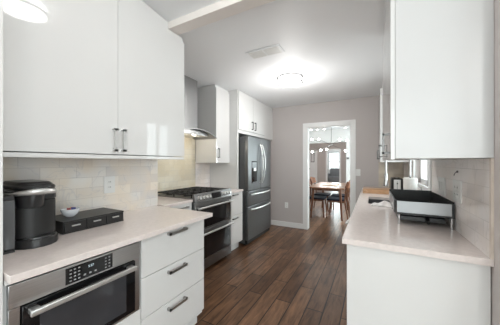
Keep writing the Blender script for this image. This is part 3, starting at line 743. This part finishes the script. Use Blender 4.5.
# faucet
t = thing('faucet', (0.36, 3.08, CT), 'tall chrome gooseneck faucet with pull-down spray head behind the sink', 'faucet')
bm = bmesh.new(); lathe(bm, [(.027, 0), (.027, .01), (.02, .014), (.019, .10), (.014, .105)], (.362, 3.08, CT), 20); obj('base', bm, 'chrome', t)
bm = bmesh.new(); pts = [(.362, 3.08, CT + .10), (.362, 3.08, 1.42)]
for k in range(1, 12): a = PI * k / 12; pts.append((.247 + .115 * math.cos(a), 3.08, 1.42 + .115 * math.sin(a)))
pts += [(.132, 3.08, 1.42), (.132, 3.08, 1.20)]
tube(bm, pts, .0105, 12); obj('neck', bm, 'chrome', t)
bm = bmesh.new(); lathe(bm, [(.014, 0), (.019, -.02), (.020, -.075), (.026, -.12), (.026, -.145), (.018, -.148)], (.132, 3.08, 1.205), 18); obj('spray_head', bm, 'chrome', t)
bm = bmesh.new(); tube(bm, [(.375, 3.08, 1.00), (.402, 3.07, 1.03), (.405, 3.03, 1.19)], [.010, .009, .006], 10); obj('lever', bm, 'chrome', t)
t = thing('soap_dispenser', (0.41, 2.86, CT), 'small grey soap bottle between paper roll and window', 'soap dispenser')
bm = bmesh.new(); lathe(bm, [(.024, 0), (.026, .01), (.026, .10), (.018, .125), (.010, .13)], (.42, 2.80, CT), 18); obj('bottle', bm, 'tank', t)
bm = bmesh.new(); tube(bm, [(.42, 2.80, CT + .13), (.42, 2.80, CT + .165), (.39, 2.80, CT + .168)], .006, 8); obj('pump', bm, 'chrome', t)
# paper towel roll
t = thing('paper_towel_roll', (0.342, 2.92, CT), 'upright white paper towel roll beside the toaster', 'paper towel')
px, py = .338, 2.86
bm = bmesh.new(); lathe(bm, [(.06, 0), (.06, .008), (.05, .012)], (px, py, CT), 28); lathe(bm, [(.006, .012), (.006, .268)], (px, py, CT), 12); obj('holder', bm, 'black', t)
bm = bmesh.new(); lathe(bm, [(.058, .013), (.060, .017), (.060, .252), (.058, .256), (.02, .256), (.018, .250), (.018, .22)], (px, py, CT), 36); obj('roll', bm, 'paper', t)
# toaster
t = thing('toaster', (0.29, 3.82, CT), 'black and chrome two-slot toaster left of the paper towel roll', 'toaster')
bm = bmesh.new(); tx0, tx1, ty0, ty1 = .222, .362, 3.72, 3.97
bx(bm, tx0, tx1, ty0, ty1, CT + .012, CT + .20); obj('shell', bm, 'black', t, 0.02, 4)
fp = obj('end_panel', box(tx0 + .03, tx1 - .03, ty0 - .006, ty0 - .0005, CT + .022, CT + .18), 'steelh', t, 0.003)
obj('lever', box(.285, .299, ty0 - .024, ty0 - .006, CT + .12, CT + .135), 'black', fp); obj('lever_slot', box(.290, .294, ty0 - .0065, ty0 - .006, CT + .05, CT + .16), 'slot', fp)
bm = bmesh.new(); tube(bm, [(.292, ty0 - .006, CT + .04), (.292, ty0 - .020, CT + .04)], .013, 14); obj('dial', bm, 'black', fp)
for a in (.258, .306): obj('slot', box(a, a + .022, ty0 + .03, ty1 - .03, CT + .1995, CT + .2015), 'slot', t)
for x in (tx0 + .02, tx1 - .02):
    for y in (ty0 + .03, ty1 - .03): bm = bmesh.new(); cyl(bm, (x, y, CT), .009, .013); obj('foot', bm, 'black', t)
# cutting board
bm = bmesh.new(); bx(bm, -0.122, 0.205, 3.47, 3.69, CT, CT + .058)
cbd = obj('butcher_board', bm, 'butcher', None, 0.004, origin=(0.04, 3.6, CT)); tag(cbd, 'thick wooden butcher block lying on the counter beyond the sink', 'cutting board')
# dish towel
bm = bmesh.new(); nx, ny = 26, 16
G = []
for i in range(nx + 1):
    row = []
    for j in range(ny + 1):
        u, v = i / nx, j / ny
        x = -0.01 + .20 * u + .012 * math.sin(v * 9); y = 2.46 + .115 * v + .03 * math.sin(u * 4.0) + .01 * math.sin(u * 15)
        edge = min(1, 5 * min(u, 1 - u)) * min(1, 4 * min(v, 1 - v))
        h = .004 + edge * (.014 + .011 * math.sin(u * 11 + v * 3) + .007 * math.sin(v * 14 + u * 5) + .012 * math.sin(PI * u))
        row.append(bm.verts.new((x, y, CT + .002 + max(.002, h))))
    G.append(row)
for i in range(nx):
    for j in range(ny): bm.faces.new((G[i][j], G[i + 1][j], G[i + 1][j + 1], G[i][j + 1]))
ext = bmesh.ops.extrude_face_region(bm, geom=list(bm.faces))
for v in [g for g in ext['geom'] if isinstance(g, bmesh.types.BMVert)]: v.co.z = CT + .0005
tw = obj('dish_towel', bm, 'cloth', None, origin=(0.09, 2.52, CT)); tag(tw, 'crumpled white dish towel lying in front of the sink', 'towel')
# dish rack
t = thing('dish_rack', (0.29, 2.13, CT), 'large black and stainless dish rack on chrome legs', 'dish rack')
rx0, rx1, ry0, ry1, rz0, rz1 = 0.130, 0.442, 1.83, 2.43, 0.985, 1.072
bm = bmesh.new()
out = [(rx0 + .012, ry0), (rx1, ry0), (rx1, ry1), (rx0, ry1), (rx0, ry0 + .05)]
prism(bm, out, rz0, rz0 + .006)
th = .008
bx(bm, rx0 + .012, rx1, ry0 + .003, ry0 + .003 + th, rz0 + .006, rz1); bx(bm, rx1 - th, rx1, ry0 + .011, ry1, rz0 + .006, rz1 + .012)
bx(bm, rx0, rx1 - th, ry1 - th, ry1, rz0 + .006, rz1 + .020); bx(bm, rx0, rx0 + th, ry0 + .05, ry1 - th, rz0 + .006, rz1)
prism(bm, [(rx0 + .012, ry0 + .003), (rx0 + .022, ry0 + .010), (rx0 + th, ry0 + .05), (rx0, ry0 + .05)], rz0 + .006, rz1)
obj('basket', bm, 'rackin', t)
bm = bmesh.new(); bx(bm, rx0 + .012, rx1 - .014, ry0, ry0 + .003, rz0 + .012, rz1 + .001)
obj('front_band', bm, 'band', t, 0.001)
bm = bmesh.new(); bx(bm, rx0 - .003, rx0, ry0 + .052, ry1, rz0 + .012, rz1 + .001); obj('side_band', bm, 'band', t, 0.001)
bm = bmesh.new(); bx(bm, rx0 + .02, rx1 - .035, ry0 + .03, ry1 - .03, 0.940, 0.972); 
obj('drip_tray', bm, 'rackin', t, 0.004)
bm = bmesh.new(); tube(bm, [(.31, ry0 + .05, .9735), (.31, ry0 + .02, .962), (.31, ry0 - .015, .948)], .011, 10); obj('spout', bm, 'rackin', t)
for x in (rx0 + .025, rx1 - .012):
    for y in (ry0 + .015, ry1 - .02):
        bm = bmesh.new(); cyl(bm, (x, y, CT), .0075, rz0 - CT, n=12); obj('leg', bm, 'chrome', t)
bm = bmesh.new()
for k in range(12):
    x = rx0 + .03 + k * .0235; tube(bm, [(x, 2.10, rz0 + .004), (x, 2.11, rz0 + .035), (x, 2.13, rz0 + .035), (x, 2.14, rz0 + .004)], .002, 6)
obj('plate_rail', bm, 'rackin', t)

# upper right cabinets
t = thing('wall_cabinet', (0.27, 1.89, 1.35), 'large white wall cabinet hanging above the dish rack', 'cabinet')
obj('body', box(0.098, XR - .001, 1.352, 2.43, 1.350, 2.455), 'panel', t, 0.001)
for k, (a, b) in enumerate(((1.354, 1.889), (1.893, 2.428))):
    dd = obj('door', box(0.078, 0.097, a, b, 1.345, 2.455), 'white', t, 0.0015); pull_v(0.078, 1.425 if k == 0 else 2.36, 1.375, 1.485, dd, -1, 'dhandle')
obj('crown_filler', box(0.1, XR - .009, 1.505, 2.43, 2.457, CZ - .002), 'carcass', t)
t = thing('wall_cabinet', (0.27, 4.05, 1.335), 'white wall cabinet beyond the sink window', 'cabinet')
obj('body', box(0.108, XR - .009, 3.56, YB - .010, 1.335, 2.33), 'white', t, 0.001)
for k, (a, b) in enumerate(((3.562, 4.058), (4.062, YB - .012))):
    dd = obj('door', box(0.086, 0.107, a, b, 1.337, 2.33), 'white', t, 0.0015); pull_v(0.086, 3.61 if k == 0 else 4.10, 1.38, 1.50, dd, -1, 'dhandle')
obj('crown_filler', box(0.12, XR - .009, 3.57, YB - .010, 2.332, CZ - .002), 'carcass', t)

# ================================================================== dining room
t = thing('dining_table', (-0.94, 6.28, 0), 'walnut rectangular dining table seen through the doorway', 'table')
TX0, TX1, TY0, TY1 = -1.37, -0.57, 5.50, 7.05
obj('tabletop', box(TX0, TX1, TY0, TY1, .722, .752), 'table', t, 0.006, 3)
bm = bmesh.new()
for a in ((TX0 + .10, TX1 - .10, TY0 + .12, TY0 + .145), (TX0 + .10, TX1 - .10, TY1 - .145, TY1 - .12), (TX0 + .09, TX0 + .115, TY0 + .13, TY1 - .13), (TX1 - .115, TX1 - .09, TY0 + .13, TY1 - .13)):
    bx(bm, *a, .665, .722)
obj('apron', bm, 'walnut', t)
for sx, x in ((-1, TX0 + .10), (1, TX1 - .10)):
    for sy, y in ((-1, TY0 + .13), (1, TY1 - .13)):
        bm = bmesh.new(); tube(bm, [(x, y, .722), (x + sx * .05, y + sy * .04, 0)], [.032, .018], 12); obj('leg', bm, 'walnut', t)
obj('tray', box(-1.13, -0.78, 5.95, 6.45, .752, .764), 'butcher', None, 0.004)
o = bpy.data.objects['tray']; tag(o, 'flat light wooden tray lying on the dining table', 'tray')
def dining_chair(label):
    """local: faces +x, seat centre over origin"""
    t = thing('dining_chair', (0, 0, 0), label, 'chair', None)
    bm = bmesh.new(); prism(bm, [(-.20, -.20), (.16, -.22), (.19, -.19), (.19, .19), (.16, .22), (-.20, .20)], .425, .470); obj('seat', bm, 'navy', t, 0.012, 3)
    bm = bmesh.new(); bx(bm, -.20, .17, -.19, -.17, .385, .424); bx(bm, -.20, .17, .17, .19, .385, .424); bx(bm, .15, .17, -.17, .17, .385, .424); bx(bm, -.20, -.18, -.17, .17, .385, .424); obj('seat_frame', bm, 'walnut', t)
    for s in (-1, 1):
        bm = bmesh.new(); tube(bm, [(.155, s * .18, .43), (.19, s * .205, 0)], [.020, .013], 10); obj('leg', bm, 'walnut', t)
        bm = bmesh.new(); tube(bm, [(-.29, s * .215, 0), (-.22, s * .20, .42), (-.235, s * .205, .64), (-.30, s * .205, .87)], [.013, .020, .018, .014], 10); obj('leg', bm, 'walnut', t)
    bm = bmesh.new(); N = 12; lo = []; 
    for z, dx in ((.72, 0), (.92, -.045)):
        for q in (0, .022):
            lo.append([bm.verts.new((-.235 + dx - .07 * math.cos((k / N - .5) * PI * .9) + q - .0, (k / N - .5) * .50, z - .03 * abs(k / N - .5) * 2 * (1 if z > .8 else -1))) for k in range(N + 1)])
    a, b, c, d = lo
    for k in range(N):
        bm.faces.new((a[k], a[k + 1], c[k + 1], c[k])); bm.faces.new((b[k], d[k], d[k + 1], b[k + 1])); bm.faces.new((c[k], c[k + 1], d[k + 1], d[k])); bm.faces.new((a[k], b[k], b[k + 1], a[k + 1]))
    bm.faces.new((a[0], c[0], d[0], b[0])); bm.faces.new((a[N], b[N], d[N], c[N]))
    obj('backrest', bm, 'walnut', t, 0.004)
    return t
ch = dining_chair('walnut chair with navy seat, left side of the table, nearer the kitchen')
ch.location = (-1.235, 5.95, 0)
for (x, y, rz, lb) in ((-1.235, 6.60, 0, 'walnut chair with navy seat, left side of the table, farther back'),
                       (-0.795, 5.93, PI, 'walnut chair with navy seat, right side of the table, its curved back nearest'),
                       (-0.795, 6.58, PI, 'walnut chair with navy seat, right side of the table, farther back')):
    c = copy_tree(ch); c.location = (x, y, 0); c.rotation_euler = (0, 0, rz); c['label'] = lb
# chandelier
CX, CY, CZc = -0.945, 6.2, 1.79
t = thing('chandelier', (CX, CY, 2.50), 'branching metal chandelier with lit globes above the dining table', 'chandelier')
bm = bmesh.new(); lathe(bm, [(.06, 0), (.06, -.02), (.01, -.025)], (CX, CY, 2.50), 20); obj('canopy', bm, 'brass', t)
bm = bmesh.new(); tube(bm, [(CX, CY, 2.48), (CX, CY, CZc)], .006, 8); obj('stem', bm, 'brass', t)
bm = bmesh.new(); sphere(bm, (CX, CY, CZc), .03, 8); obj('hub', bm, 'brass', t)
for (x, y, z) in ((-1.40, 6.05, 1.93), (-1.29, 6.35, 1.955), (-1.44, 6.25, 1.615), (-1.16, 5.95, 1.64), (-1.10, 6.45, 1.685), (-0.72, 6.0, 1.89), (-0.58, 6.3, 1.89), (-0.60, 6.15, 1.62)):
    bm = bmesh.new(); tube(bm, [(CX, CY, CZc), (x, y, z)], .006, 8); ar = obj('arm', bm, 'brass', t)
    bm = bmesh.new(); sphere(bm, (x, y, z), .028, 8); obj('bulb', bm, 'bulb', ar)
for i, x in enumerate((-1.96, -1.74, -1.50, -0.82)):
    z = 2.50
    t = thing('recessed_light', (x, 8.3, z), ('first', 'second', 'third', 'fourth and rightmost')[i] + ' small recessed ceiling light from the left beyond the dining table', 'ceiling light', 'recessed lights in the dining room')
    bm = bmesh.new(); lathe(bm, [(.05, 0), (.05, -.004), (.04, -.006), (.04, -.001)], (x, 8.3, z), 20); obj('trim_ring', bm, 'plate', t)
    bm = bmesh.new(); lathe(bm, [(.038, -.003), (.038, -.008), (0, -.010)], (x, 8.3, z), 20); obj('lens', bm, 'bulb', t)
# far bits
t = thing('wall_thermostat', (-0.72, 8.6, 1.50), 'small dark thermostat on pale wall beyond the dining table', 'thermostat')
obj('housing', box(-0.80, -0.73, 8.58, 8.60, 1.45, 1.51), 'slot', t, 0.003)
obj('screen', box(-0.79, -0.74, 8.578, 8.58, 1.475, 1.50), 'mark', t)
t = thing('framed_picture', (-2.5, 13.0, 1.5), 'small dark framed picture on the hall wall', 'picture')
obj('frame', box(-3.05, -2.87, 12.925, 12.948, 1.35, 1.85), 'slot', t); obj('artwork', box(-3.03, -2.89, 12.922, 12.925, 1.38, 1.82), 'pale', t)
t = thing('armchair', (-1.9, 14.6, 0), 'grey upholstered seat under the far bright window', 'armchair')
obj('seat', box(-2.35, -1.45, 14.3, 14.9, .18, .50), 'sofa', t, 0.05, 4); obj('backrest', box(-2.35, -1.45, 14.86, 15.08, .2, .98), 'sofa', t, 0.05, 4)
for x in (-2.50, -1.44): obj('armrest', box(x, x + .14, 14.3, 15.05, .15, .66), 'sofa', t, 0.04, 4)
for x in (-2.4, -1.4):
    for y in (14.36, 14.98):
        bm = bmesh.new(); cyl(bm, (x, y, 0), .02, .19, n=8); obj('leg', bm, 'walnut', t)
